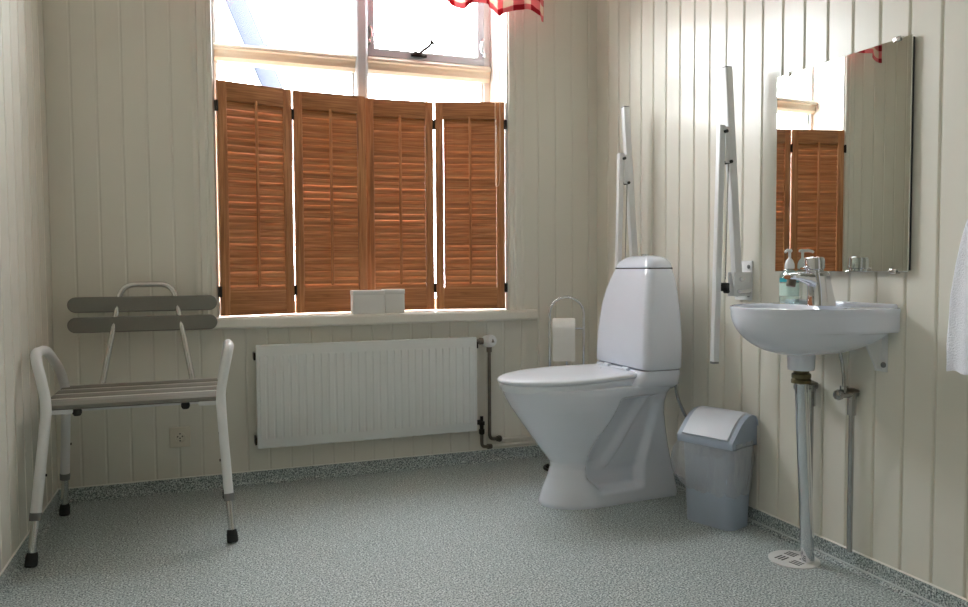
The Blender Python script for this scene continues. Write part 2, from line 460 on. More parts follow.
# blind cord hanging from the window head down the last shutter
b = MB()
for dx, z1 in ((0, 1.36), (.022, 1.42)):
    b.tube([(1.322 + dx, 3.462 - dx * .3, WZ1 - .01), (1.322 + dx, 3.462 - dx * .3, z1)], .0022, 6)
b.tube(fillet([(1.322, 3.462, 1.37), (1.324, 3.462, 1.345), (1.338, 3.46, 1.35), (1.344, 3.456, 1.43)], .01), .0022, 6)
tag(b.build('blind_cord', M['cord']), 'pale looped blind cord hanging down the rightmost wooden shutter', 'cord')
# white boxes on the sill
for (x0, x1, y0, y1, h, lab) in ((.618, .764, 3.435, 3.50, .108, 'left and larger white box on the sill, in front of the shutters'),
                                 (.768, .862, 3.452, 3.52, .110, 'right and narrower white box on the sill, in front of the shutters')):
    t = thing('small_box', lab, 'box', ((x0 + x1) / 2, (y0 + y1) / 2, .745), 0, 'small white boxes on the window sill')
    MB().box(x0, x1, y0, y1, .745, .745 + h - .012, .003).build('box_body', M['card'], t)
    MB().box(x0 - .0015, x1 + .0015, y0 - .0015, y1 + .0015, .745 + h - .022, .745 + h, .003).build('lid', M['card'], t)

# ------------------------------------------------------------------ curtain valance
rod = thing('curtain_rod', 'thin white rod carrying the red checked valance above the window', 'curtain rod', (.7, 3.39, 2.62))
MB().tube([(-.14, 3.385, 2.62), (1.56, 3.385, 2.62)], .009, 12).build('pole', M['powder'], rod)
for x in (-.12, 1.54):
    MB().tube([(x, 3.385, 2.62), (x, 3.479, 2.62)], .007, 8).box(x - .015, x + .015, 3.472, 3.48, 2.59, 2.65, .002).build('bracket', M['powder'], rod)
hem = [(-.15, 2.15), (-.02, 2.19), (.2, 2.30), (.45, 2.38), (.7, 2.35), (.9, 2.24), (1.0, 2.175), (1.06, 2.158), (1.13, 2.150), (1.19, 2.168), (1.28, 2.158), (1.31, 2.140), (1.335, 2.152), (1.40, 2.166), (1.46, 2.166), (1.50, 2.150), (1.545, 2.128), (1.57, 2.128)]
def hz(x):
    for (a, za), (c, zc) in zip(hem, hem[1:]):
        if a <= x <= c:
            t = (x - a) / (c - a); t = t * t * (3 - 2 * t); return za + (zc - za) * t
    return hem[-1][1]
bm = bmesh.new(); uvl = bm.loops.layers.uv.new('UVMap')
NX, NZ = 220, 16; grid = []
for i in range(NX + 1):
    x = -.15 + 1.70 * i / NX; row = []
    for j in range(NZ + 1):
        f = j / NZ; z = 2.625 + (hz(x) - 2.625) * f
        amp = .010 + .030 * f
        y = 3.378 + amp * math.sin(x * 34 + 1.3 * math.sin(x * 7)) * (.7 + .3 * math.sin(x * 11)) - .012 * f
        xx = x + .010 * f * math.sin(x * 68)
        row.append((bm.verts.new((xx, min(y, 3.43), z)), x * 1.35, 2.625 - z + (.0 if 0 else 0)))
    grid.append(row)
for i in range(NX):
    for j in range(NZ):
        q = [grid[i][j], grid[i + 1][j], grid[i + 1][j + 1], grid[i][j + 1]]
        f = bm.faces.new([k[0] for k in q])
        for lp, k in zip(f.loops, q): lp[uvl].uv = (k[1], k[0].co.z - hz(k[0].co.x) + .006)
me = bpy.data.meshes.new('valance_curtain'); bm.to_mesh(me); bm.free(); me.materials.append(M['check'])
me.polygons.foreach_set('use_smooth', [True] * len(me.polygons))
vc = bpy.data.objects.new('valance_curtain', me); COL.objects.link(vc)
tag(vc, 'red and white checked valance curtain across the top of the window', 'curtain')
sd = vc.modifiers.new('thick', 'SOLIDIFY'); sd.thickness = .0012

# ------------------------------------------------------------------ radiator
t = thing('radiator', 'white ribbed panel radiator mounted below the window sill', 'radiator', (.69, 3.43, .17))
rx0, rx1, rz0, rz1, ry = .189, 1.199, .173, .624, 3.398
b = MB(); b.box(rx0, rx1, ry, ry + .014, rz0, rz1, .005, 3)
n = 30; pit = (rx1 - rx0 - .02) / n
for k in range(n):
    xc = rx0 + .01 + pit * (k + .5)
    a0, a1 = xc - pit * .45, xc + pit * .45
    z0, z1 = rz0 + .036, rz1 - .040
    c0, c1 = xc - pit * .30, xc + pit * .30
    rings = [[Vector((a0, ry + .001, z0)), Vector((a1, ry + .001, z0)), Vector((a1, ry + .001, z1)), Vector((a0, ry + .001, z1))],
             [Vector((c0, ry - .0032, z0 + .012)), Vector((c1, ry - .0032, z0 + .012)), Vector((c1, ry - .0032, z1 - .012)), Vector((c0, ry - .0032, z1 - .012))]]
    b.ring_loft(rings, False, True)
b.build('front_panel', M['rad'], t, ang=20)
b = MB(); b.box(rx0 + .004, rx1 - .004, ry + .014, ry + .046, rz1 - .018, rz1 - .002, .003)
for k in range(40):
    xg = rx0 + .03 + k * .024
    b.box(xg, xg + .016, ry + .018, ry + .042, rz1 - .003, rz1 - .001)
b.build('top_grille', M['rad'], t)
b = MB(); b.box(rx0 + .012, rx1 - .012, ry + .034, ry + .046, rz0 + .01, rz1 - .02, .003)
for k in range(30):
    xc = rx0 + .03 + pit * k * .97
    b.box(xc, xc + .002, ry + .013, ry + .036, rz0 + .03, rz1 - .04)
b.build('convector', M['rad'], t)
for x, z in ((rx0 - .006, rz1 - .05), (rx0 - .006, rz0 + .03), (rx1 + .006, rz1 - .04)):
    b = MB(); b.box(x - .003, x + .006, ry + .014, YB - .0005, z - .016, z + .016, .002)
    b.build('wall_bracket', M['darkmetal'], t)
# thermostat, pipes, lockshield valve
b = MB(); b.lathe([(.012, -.075), (.013, -.045), (.016, -.045), (.016, -.028)], (1.268, 3.43, .600), (1, 0, 0), 16); 
b.build('valve_union', M['copper'], t)
b = MB(); b.lathe([(.019, -.038), (.024, -.034), (.029, -.02), (.031, .012), (.029, .026), (.024, .034), (.010, .036)], (1.268, 3.425, .600), (.25, -.95, .12), 20)
head = b.build('thermostat_head', M['powder'], t)
b = MB()
dv = Vector((.25, -.95, .12)).normalized(); c = Vector((1.268, 3.425, .6)) + dv * .036
uu = dv.cross(Vector((0, 0, 1))).normalized(); vv = uu.cross(dv)
b.ring_loft([[c + dv * .0005 + uu * p[0] + vv * p[1] for p in ((-.009, -.009), (.009, -.009), (0, .011))], [c + dv * .0015 + uu * p[0] + vv * p[1] for p in ((-.006, -.006), (.006, -.006), (0, .008))]])
b.build('arrow_mark', M['copper'], head)
b = MB(); b.tube(fillet([(1.276, 3.44, .575), (1.276, 3.44, .12), (1.330, 3.462, .112)], .025), .0085, 12)
b.lathe([(.013, 0), (.013, .03)], (1.276, 3.44, .545), (0, 0, 1), 12)
b.lathe([(.013, 0), (.013, .012), (.016, .012), (.016, .02)], (1.322, 3.458, .113), (.92, .38, -.1), 12)
b.build('supply_pipe', M['copper'], t)
b = MB()
b.lathe([(.010, 0), (.014, .006), (.014, .024), (.010, .026), (.010, .045), (.015, .046), (.015, .062), (.008, .064), (.008, .088)], (1.232, 3.43, .148), (0, 0, 1), 14)
b.lathe([(.012, -.045), (.012, 0)], (1.232, 3.43, .208), (1, 0, 0), 12)
b.build('lockshield_valve', M['darkmetal'], t)
b = MB(); b.tube(fillet([(1.232, 3.43, .15), (1.232, 3.43, .088), (1.285, 3.455, .078)], .02), .008, 10)
b.lathe([(.013, 0), (.013, .02)], (1.27, 3.448, .081), (.9, .4, -.1), 12)
b.build('return_pipe', M['copper'], t)
tag(MB().tube([(1.29, 3.463, .078), (1.884, 3.463, .081)], .0075, 10).build('heating_pipe', M['trim']), 'lower cream painted heating pipe running along the back wall just above the skirting', 'pipe')
tag(MB().tube([(1.335, 3.465, .108), (1.884, 3.465, .108)], .0075, 10).build('heating_pipe', M['trim']), 'upper cream painted heating pipe running along the back wall behind the toilet', 'pipe')

# ------------------------------------------------------------------ wall outlet
t = thing('wall_outlet', 'small square ivory power socket low on the back wall behind the shower chair', 'outlet', (-.124, YB, .237))
b = MB(); b.box(-.166, -.082, YB - .012, YB - .0005, .193, .280, .004, 3); pl = b.build('cover_plate', M['outlet'], t)
b = MB(); b.lathe([(.0225, 0), (.0225, .004), (.0205, .005), (.0195, .0005), (.0195, -.0)], (-.124, YB - .012, .237), (0, -1, 0), 28, False, False); b.build('socket_ring', M['outlet'], t)
b = MB(); b.lathe([(.0195, .0003), (.001, .0006)], (-.124, YB - .012, .237), (0, -1, 0), 28); b.build('socket_face', M['outlet'], t)
b = MB()
for dx, dz in ((-.0095, .003), (.0095, .003), (0, .015), (0, -.015), (0, -.004)):
    b.lathe([(.0030, 0), (.0030, .0014)], (-.124 + dx, YB - .0124, .237 + dz), (0, -1, 0), 10)
b.build('contact_hole', M['black'], t)

# ------------------------------------------------------------------ shower chair
t = thing('shower_chair', 'white framed shower chair with grey slatted seat and back in the left corner', 'chair', (-.245, 3.03, 0))
cx = -.238
def sideframe(s):
    f = [(s * .302, 2.757, .012), (s * .272, 2.852, .50), (s * .286, 2.862, .580), (s * .308, 2.875, .676), (s * .306, 3.06, .672), (s * .296, 3.235, .585), (s * .280, 3.275, .50), (s * .298, 3.303, .012)]
    P = [Vector((cx + x, y, z)) for x, y, z in f]
    if s < 0: P[0].x -= .013; P[-1].x -= .006
    top = [P[1] + (P[0] - P[1]) * .70] + P[1:7] + [P[6] + (P[7] - P[6]) * .70]
    MB().tube(fillet(top, .055, 7), .0165, 14).build('side_frame', M['powder'], t)
    for a, c in ((P[1], P[0]), (P[6], P[7])):
        d = (c - a).normalized(); L = (c - a).length
        leg = MB().tube([a + d * L * .68, a + d * L * .985], .0125, 12).build('leg', M['alu'], t)
        MB().tube([a + d * L * .685, a + d * L * .735], [.0185, .0175], 14).build('collar', M['collar'], leg)
        MB().lathe([(.0165, 0), (.019, .004), (.0185, .03), (.0155, .044)], (c.x, c.y, 0), tuple(-d), 14).build('rubber_foot', M['rubber'], leg)
        b = MB(); k = a + d * L * .45
        b.tube([k + Vector((-s * .0165 * 0 + s * -.017, 0, 0)), k + Vector((s * -.021, 0, 0))], .0045, 8); b.build('adjuster_button', M['rubber'], leg)
for s in (-1, 1): sideframe(s)
# seat: frame rails, cross bars, slats
for y in (2.955, 3.24):
    MB().box(cx - .266, cx + .266, y - .012, y + .012, .462, .480, .003).build('cross_bar', M['powder'], t)
for s in (-1, 1):
    MB().box(cx + s * .235 - .035, cx + s * .235 + .035, 2.862, 2.886, .468, .4845, .003).build('seat_support', M['powder'], t)
ys = [2.872, 2.985, 3.098, 3.211]
for i, y in enumerate(ys):
    yb0, yb1 = y, y + .104
    pr = [(yb0, .488), (yb0 + .006, .482), (yb1 - .016, .482), (yb1 - .010, .488), (yb1 - .010, .499), (yb1 - .018, .505), (yb0 + .008, .505), (yb0, .499)]
    sl = MB().prism(pr, lambda p: Vector((cx - .290, p[0], p[1])), lambda p: Vector((cx + .272, p[0], p[1]))).build('seat_slat', M['slat'], t, ang=50)
    MB().box(cx - .288, cx + .270, yb1 - .014, yb1 + .009, .483, .5045, .003).build('edge_strip', M['slatl'], sl)
for x in (-.19, .155):
    MB().lathe([(.013, 0), (.015, .004), (.015, .014), (.010, .022)], (cx + x, 2.90, .477), (0, 0, -1), 14).build('seat_knob', M['rubber'], t)
# front edge plate
b = MB(); pr = [(2.858, .488), (2.864, .483), (2.876, .483), (2.876, .504), (2.868, .505), (2.858, .499)]
b.prism(pr, lambda p: Vector((cx - .290, p[0], p[1])), lambda p: Vector((cx + .272, p[0], p[1]))); b.build('front_edge', M['slat'], t, ang=50)
# back hoop and slats
hoop = [(-.397, 3.315, .465), (-.400, 3.33, .50), (-.326, 3.392, .893), (-.134, 3.392, .893), (-.066, 3.33, .50), (-.064, 3.315, .465)]
MB().tube(fillet(hoop, .055, 8), .0115, 12).build('back_hoop', M['alu'], t)
for z0, z1 in ((.703, .765), (.783, .845)):
    zc, hh = (z0 + z1) / 2, (z1 - z0) / 2
    poly = []
    for s, xe in ((1, .036), (-1, -.522)):
        for k in range(11):
            a = -PI / 2 + PI * k / 10
            poly.append((xe - s * hh + s * hh * math.cos(a) , zc + s * hh * math.sin(a)))
    yy = 3.352 + (zc - .70) * .13
    sl = MB().prism(poly, lambda p: Vector((p[0], yy, p[1])), lambda p: Vector((p[0], yy + .016, p[1]))).build('back_slat', M['slat'], t, ang=50)
    bv = sl.modifiers.new('bev', 'BEVEL'); bv.width = .005; bv.segments = 3; bv.limit_method = 'ANGLE'

# ------------------------------------------------------------------ toilet
TY = 2.757
t = thing('toilet', 'white close-coupled toilet standing between the two wall grab bars', 'toilet', (1.5, TY, 0))
def plan(xf, a, hwF, xb, hwB, z, rb=.03, n=2.0, nf=49, nb=5, tilt=0.0):
    """closed outline: elliptic nose at xf, sides widening from hwF to hwB at the rounded back xb"""
    out = []; xc = xf + a
    for k in range(nf):
        th = PI / 2 + PI * k / (nf - 1)
        c, s = math.cos(th), math.sin(th)
        out.append((xc + a * math.copysign(abs(c) ** (2 / n), c), hwF * math.copysign(abs(s) ** (2 / n), s)))
    xr = xb - rb
    side = []
    for k in range(1, 41):
        u = k / 41; side.append((xc + (xr - xc) * u, -(hwF + (hwB - hwF) * (u * u * (3 - 2 * u)))))
    out += side
    for k in range(nb + 1):
        th = -PI / 2 + PI / 2 * k / nb
        out.append((xr + rb * math.cos(th), -(hwB - rb) + rb * math.sin(th)))
    for k in range(nb + 1):
        th = PI / 2 * k / nb
        out.append((xr + rb * math.cos(th), (hwB - rb) + rb * math.sin(th)))
    out += [(x, -y) for x, y in reversed(side)]
    return [Vector((x, TY + y, z + tilt * (x - 1.07) / .52)) for x, y in out]
keys = [  # z, xf, a, hwF, xb, hwB
    (.000, 1.240, .17, .122, 1.832, .094), (.012, 1.238, .17, .124, 1.834, .096), (.060, 1.254, .17, .118, 1.824, .092), (.110, 1.276, .17, .110, 1.814, .090),
    (.150, 1.288, .18, .108, 1.804, .090), (.172, 1.284, .19, .112, 1.798, .091), (.220, 1.248, .21, .128, 1.786, .094), (.285, 1.200, .23, .150, 1.772, .100),
    (.350, 1.154, .26, .172, 1.758, .108), (.400, 1.119, .28, .188, 1.752, .120), (.438, 1.098, .29, .197, 1.750, .140), (.458, 1.090, .295, .200, 1.750, .160), (.480, 1.086, .295, .201, 1.750, .178), (.486, 1.090, .292, .198, 1.748, .178)]
def lerpkeys(z):
    for A, B in zip(keys, keys[1:]):
        if A[0] <= z <= B[0]:
            u = (z - A[0]) / (B[0] - A[0]); return [A[i] + (B[i] - A[i]) * u for i in range(1, 6)]
    return list(keys[-1][1:])
rings = []; zs = sorted(set([k[0] for k in keys] + [i * .006 for i in range(1, 76)]))
def sm(a, b_, v):
    u = max(0, min(1, (v - a) / (b_ - a))); return u * u * (3 - 2 * u)
for z in zs:
    xf, a, hwF, xb, hwB = lerpkeys(z)
    ring = plan(xf, a, hwF, xb, hwB, z)
    # sculpted recess on both flanks, leaving the curved trapway standing proud inside it
    for p in ring:
        side = sm(.35, .85, abs(p.y - TY) / max(hwF, hwB))
        xl = 1.395 + .115 * sm(.20, .46, z)                              # front edge of the recess leans back with height
        xl += .05 * (1 - sm(.055, .12, z))                               # rounded lower corner
        xr_ = 1.640 + .055 * sm(.10, .40, z)
        inn = sm(xl - .006, xl + .020, p.x) * (1 - sm(xr_ - .012, xr_ + .022, p.x)) * sm(.050, .074, z) * (1 - sm(.425, .447, z))
        u = p.x - (1.475 + (max(z, .13) - .13) * .62)                    # spine of the trapway
        ridge = (math.exp(-(u / .020) ** 2) * .022 + sm(.0, .05, u) * .018) * sm(.12, .165, z)
        sgn = 1 if p.y > TY else -1
        p.y -= sgn * side * inn * (.052 - ridge)
    rings.append(ring)
body = MB().ring_loft(rings).build('bowl', M['porc'], t, ang=70)
# rear deck carrying the cistern
dk = []
for z, xf, hwf, hwb in ((.462, 1.60, .155, .150), (.485, 1.555, .190, .178), (.510, 1.570, .196, .186), (.532, 1.586, .200, .190), (.542, 1.590, .198, .189)):
    dk.append(rrect(xf, 1.772, TY - hwf, TY + hwf, z, .03))
MB().ring_loft(dk).build('rear_deck', M['porc'], t, ang=60)
def oval(z, d, dome=None):
    return plan(1.066 + d, .31 - d * .6, .206 - d, 1.595 - d * .6, .178 - d, z + .010, rb=.04, tilt=.016)
MB().ring_loft([oval(.458, .014), oval(.470, .010), oval(.479, .006), oval(.486, .006), oval(.489, .010)]).build('seat_ring', M['seatp'], t, ang=60)
MB().ring_loft([oval(.4895, .006), oval(.493, .001), oval(.500, .0), oval(.505, .003), oval(.5085, .010), oval(.511, .03), oval(.513, .08), oval(.5135, .14)]).build('lid', M['seatp'], t, ang=60)
b = MB()
for dy in (-.075, .075): b.tube([(1.585, TY + dy - .02, .540), (1.585, TY + dy + .02, .540)], .008, 12); b.build('lid_hinge', M['seatp'], t); b = MB()
b.bm.free()
# cistern
tk = []
for z, xf, hw, xb in ((.546, 1.600, .206, 1.766), (.552, 1.593, .212, 1.772), (.61, 1.594, .211, 1.774), (.67, 1.597, .208, 1.775), (.73, 1.602, .202, 1.775), (.79, 1.609, .193, 1.775), (.84, 1.618, .182, 1.774), (.89, 1.630, .167, 1.773), (.925, 1.640, .153, 1.772), (.944, 1.647, .143, 1.771)):
    tk.append(rrect(xf, xb, TY - hw, TY + hw, z, .034, 6))
cis = MB().ring_loft(tk).build('cistern', M['porc'], t, ang=60)
ld = []
for z, xf, hw, xb, r in ((.9475, 1.649, .142, 1.770, .036), (.950, 1.646, .145, 1.772, .038), (.960, 1.649, .142, 1.771, .038), (.972, 1.656, .134, 1.769, .038), (.984, 1.667, .120, 1.763, .038), (.993, 1.680, .098, 1.754, .032), (.9985, 1.696, .066, 1.742, .02), (1.000, 1.712, .03, 1.73, .008)):
    ld.append(rrect(xf, xb, TY - hw, TY + hw, z, r, 6))
MB().ring_loft(ld).build('cistern_lid', M['porc'], t, ang=60)
MB().box(1.656, 1.764, TY - .134, TY + .134, .942, .949).build('lid_gap', M['black'], t)
b = MB(); b.lathe([(.018, 0), (.018, .006), (.014, .008)], (1.720, TY, .9975), (0, 0, 1), 20); b.build('flush_button', M['chrome'], t)
# braided supply hose behind the bowl
b = MB(); b.lathe([(.010, 0), (.010, .02), (.013, .02), (.013, .037)], (1.752, 2.585, .512), (0, 0, 1), 12)
b.tube(fillet([(1.752, 2.585, .518), (1.758, 2.58, .43), (1.80, 2.560, .33), (1.872, 2.56, .27)], .08, 8), .0065, 10)
b.build('supply_hose', M['pipe'], t)

# ------------------------------------------------------------------ toilet roll stand and roll
HX, HY = 1.574, 3.20
RZT = math.radians(-26)
t = thing('toilet_roll_stand', 'chrome hoop toilet roll stand on the floor behind the toilet', 'toilet roll stand', (HX, HY, 0), RZT)
hr = .079
pth = [(-hr, 0, .012), (-hr, 0, .40)] + [(hr * math.cos(a), 0, .735 + hr * math.sin(a)) for a in [PI - PI * k / 20 for k in range(21)]] + [(hr, 0, .40), (hr, 0, .012)]
MB().tube(pth, .0065, 12).build('hoop', M['chrome'], t, local=True)
b = MB(); b.tube([(.105 * math.cos(a), .085 * math.sin(a), .008) for a in [2 * PI * k / 40 for k in range(40)]], .007, 8, closed=True)
b.tube([(-.1, 0, .008), (.1, 0, .008)], .006, 8); b.build('base', M['darkmetal'], t, local=True)
MB().tube([(0, 0, .01), (0, 0, .52)], .005, 10).build('spare_roll_post', M['chrome'], t, local=True)
MB().tube([(hr, 0, .668), (-.065, 0, .668)], .005, 10).build('roll_arm', M['chrome'], t, local=True)
t = thing('toilet_roll', 'white toilet roll with a hanging sheet on the chrome stand', 'toilet roll', (HX, HY, .668), RZT)
cxr = -.012
prof = [(.018, -.052), (.045, -.052), (.047, -.050), (.047, .050), (.045, .052), (.018, .052), (.018, -.052)]
MB().lathe(prof, (cxr, 0, 0), (1, 0, 0), 36, False, False).build('roll', M['paper'], t, local=True)
top = [(-.0475 * math.cos(a), .0475 * math.sin(a)) for a in [PI / 2 * (1 - k / 8) for k in range(9)]]
pth = top + [(-.0475 - .001 * math.sin(k), -.150 * k / 8) for k in range(1, 9)]
inn = [(y + .0012, z) for y, z in pth]
MB().prism(pth + inn[::-1], lambda p: Vector((cxr - .051, p[0], p[1])), lambda p: Vector((cxr + .051, p[0], p[1]))).build('hanging_sheet', M['paper'], t, local=True)

# ------------------------------------------------------------------ grab bars
def grab(dy, label):
    t = thing('grab_bar', label, 'grab bar', (XR, 2.31 + dy, .83), 0, 'folding grab bars beside the toilet')
    Y = 2.31 + dy
    pl = MB().box(XR - .008, XR - .0003, Y - .022, Y + .072, .826, .972, .003).build('wall_plate', M['powder'], t)
    for yy, zz in ((Y - .008, .845), (Y + .056, .845), (Y - .008, .950), (Y + .056, .950)):
        MB().lathe([(.0075, 0), (.0075, .003), (.005, .005)], (XR - .008, yy, zz), (-1, 0, 0), 10).build('bolt', M['collar'], pl)
    for q in (-.0195, .0155):
        MB().box(XR - .082, XR - .006, Y + q, Y + q + .004, .842, .930, .0015).build('hinge_cheek', M['powder'], t)
    MB().box(XR - .05, XR - .006, Y - .017, Y + .017, .842, .856, .002).build('hinge_block', M['powder'], t)
    MB().tube([(XR - .052, Y - .028, .905), (XR - .052, Y + .028, .905)], .008, 10).build('pivot_pin', M['chrome'], t)
    MB().tube([(XR - .022, Y - .035, .862), (XR - .07, Y - .026, .860)], .007, 10).build('release_lever', M['chrome'], t)
    # folding arm, standing upright and leaning slightly off the wall
    A, B = Vector((1.832, Y, .880)), Vector((1.778, Y, 1.668))
    def bar(A, B, w, h, nm, par, mt):
        d = (B - A).normalized(); L = (B - A).length; sx = d.cross(Vector((0, 1, 0))).normalized()
        m4 = Matrix((( sx.x, 0, d.x, A.x), (sx.y, 1, d.y, A.y), (sx.z, 0, d.z, A.z), (0, 0, 0, 1)))
        return MB().box(-w / 2, w / 2, -h / 2, h / 2, 0, L, .003, 2, m4).build(nm, mt, par)
    arm = bar(A, B, .030, .027, 'arm', t, M['powder'])
    MB().box(B.x - .014, B.x + .014, Y - .0125, Y + .0125, B.z - .002, B.z + .003, .001).build('end_cap', M['collar'], arm)
    C, D = Vector((1.757, Y + .002, 1.462)), Vector((1.736, Y + .002, .604))
    leg = bar(D, C, .024, .024, 'support_leg', t, M['powder'])
    MB().box(D.x - .011, D.x + .011, Y - .009, Y + .013, .597, .606, .001).build('foot_cap', M['collar'], leg)
    b = MB(); b.box(1.764, 1.784, Y - .0165, Y - .0135, 1.325, 1.455, .001); b.build('link_plate', M['powder'], t)
    for x, z in ((1.765, 1.438), (1.786, 1.330)): MB().tube([(x, Y - .022, z), (x, Y + .018, z)], .0065, 10).build('pivot_bolt', M['rubber'], t)
    MB().tube([(1.785, Y - .004, 1.325), (1.776, Y - .004, .905)], .0025, 8).build('lock_rod', M['alu'], t)
    b = MB(); b.box(1.752, 1.790, Y - .012, Y + .012, .862, .892, .003); b.tube([(1.768, Y - .03, .862), (1.768, Y - .012, .862)], .008, 10)
    b.build('leg_catch', M['rubber'], t)
grab(0, 'folded-up white grab bar nearest the washbasin, hinged at a bolted wall plate')
grab(.71, 'folded-up white grab bar behind the toilet cistern, nearest the window')

# ------------------------------------------------------------------ pedal-less swing bin and its liner
BX, BY, BA = 1.770, 2.335, math.radians(20)
t = thing('waste_bin', 'grey plastic swing-top waste bin on the floor between toilet and washbasin', 'waste bin', (BX, BY, 0), BA)
# local axes: -x is the front, y the width
def bring(z):
    u = z / .315; hx = .067 + .009 * u; hy = .100 + .012 * u
    return rrect(-hx, hx, -hy, hy, z, .034, 5)
b = MB(); b.ring_loft([bring(0), bring(.004)] + [bring(.004 + .311 * k / 6) for k in range(1, 7)] + [[Vector((v.x * .95, v.y * .95, v.z)) for v in bring(.315)], [Vector((v.x * .9, v.y * .9, .02)) for v in bring(.02)]], True, True)
b.build('bucket', M['binb'], t, local=True, ang=45)
# lid: side profile in x/z, swept across the width
LK = .76
lidp = [(x_, .300 + (z_ - .300) * LK) for x_, z_ in ((-.086, .300), (-.088, .330), (-.083, .340), (-.060, .372), (-.035, .405), (-.008, .432), (.020, .447), (.045, .450), (.066, .440), (.078, .418), (.083, .385), (.085, .300))]
def lidring(y, k):
    return [Vector((x * (1 - .0 * k), y, .300 + (z - .300) * (1 - k))) for x, z in lidp]
b = MB(); b.ring_loft([lidring(-.111, .06), lidring(-.117, .03), lidring(-.117, .015), lidring(-.104, 0), lidring(.104, 0), lidring(.117, .015), lidring(.117, .03), lidring(.111, .06)])
lid = b.build('lid', M['binb'], t, local=True, ang=40)
bv = lid.modifiers.new('bev', 'BEVEL'); bv.width = .009; bv.segments = 3; bv.limit_method = 'ANGLE'; bv.angle_limit = math.radians(40)
fp = [(x_, .300 + (z_ - .300) * LK) for x_, z_ in ((-.0835, .3395), (-.0605, .3725), (-.0355, .4055), (-.0085, .4325), (.0205, .4475), (.045, .4505))]
def fl(y, d):
    return [Vector((x - d * .7, y, z + d * .7)) for x, z in fp] + [Vector((x + .004, y, z - .004)) for x, z in reversed(fp)]
b = MB(); b.ring_loft([fl(-.098, .001), fl(-.094, .006), fl(-.02, .0075), fl(.02, .0075), fl(.094, .006), fl(.098, .001)]); b.build('swing_flap', M['binlid'], lid, local=True, ang=40)
# liner bag spilling over the rim
lt = thing('bin_liner', 'clear plastic bag folded over the rim of the grey waste bin', 'bin bag', (BX, BY, .14), BA)
NR, NZ2 = 144, 24; rings = []
for j in range(NZ2 + 1):
    z = .318 - .195 * j / NZ2
    base = bring(z); per = []
    hx = .067 + .009 * z / .315; hy = .100 + .012 * z / .315
    for k in range(NR):
        a = 2 * PI * k / NR; c, s = math.cos(a), math.sin(a)
        q = 4.5; rr_ = 1 / (abs(c / hx) ** q + abs(s / hy) ** q) ** (1 / q)
        f = j / NZ2
        bul = .005 + .006 * math.sin(PI * min(1, f * 1.05)) * (1 + noise.noise(Vector((c * 2, s * 2, z * 9))))
        bul += .060 * max(0, s) ** 3 * math.sin(PI * f) ** .8                       # billows out on the far (left) side
        bul += .006 * noise.noise(Vector((c * 7, s * 7, z * 22))) + .005 * noise.noise(Vector((c * 14, s * 14, z * 8)))
        if c > .5: bul = min(bul, .006)
        per.append(Vector((c * (rr_ + bul), s * (rr_ + bul), z - .14 + .012 * noise.noise(Vector((c * 3, s * 3, 4))) * f)))
    rings.append(per)
MB().ring_loft(rings, False, False).build('bag', M['liner'], lt, local=True, ang=80)

# ------------------------------------------------------------------ washbasin
SX, SY = XR - .002, 1.878
t = thing('washbasin', 'small white wall-mounted washbasin beneath the mirror', 'washbasin', (SX, SY, .66))
RZ = .828
def dring(a, b_, z, n=2.4, cxx=None, N=60, cyy=SY, back=None):
    out = []
    x0 = SX if cxx is None else cxx
    for k in range(N + 1):
        th = PI / 2 + PI * k / N; c, s = math.cos(th), math.sin(th)
        out.append(Vector((x0 + a * math.copysign(abs(c) ** (2 / n), c), cyy + b_ * math.copysign(abs(s) ** (2 / n), s), z)))
    # straight back edge
    bx = x0 if back is None else back
    y0, y1 = out[-1].y, out[0].y
    for k in range(0, 13):
        out.append(Vector((bx, y0 + (y1 - y0) * k / 12, z)))
    return out
b = MB(); rings = []
dpt = .150
hz_list = [(k / 15 * .995) for k in range(15, -1, -1)]
zs_ = sorted(set([.812 - (dpt - .012) * q for q in hz_list] + [.7555, .7565, .760, .764]))
for z in zs_:
    q = min(.995, (.812 - z) / (dpt - .012)); sc = math.sqrt(1 - q * q)
    base = dring(.360, .225, z); ctr = Vector((1.700, 1.876, z)); ring = []
    for p in base:
        wg = sm(1.62, 1.76, p.x)
        full = 1.0 if z >= .760 else (.985 if z >= .756 else sc)
        k_ = sc + (full - sc) * wg
        ring.append(ctr + (p - ctr) * k_)
    rings.append(ring)
rings.append(dring(.362, .227, .820)); rings.append(dring(.361, .2265, RZ - .002)); rings.append(dring(.357, .223, RZ))
# over the rim and down into the bowl
def inner(z, sc):
    r = []
    base = dring(.360, .225, z)
    for p in base:
        d = Vector((p.x - 1.675, p.y - SY, 0)); a = math.atan2(d.y / .19, d.x / .135)
        r.append(Vector((1.675 + .135 * sc * math.cos(a), SY + .19 * sc * math.sin(a), z)))
    return r
rings.append(inner(RZ - .001, 1.02)); rings.append(inner(RZ - .008, .985)); rings.append(inner(RZ - .045, .90)); rings.append(inner(RZ - .085, .70)); rings.append(inner(RZ - .105, .40)); rings.append(inner(RZ - .108, .10))
b.ring_loft(rings)
b.lathe([(.038, 0), (.040, .006), (.042, .05), (.050, .075)], (1.735, 1.880, .628), (0, 0, 1), 26)
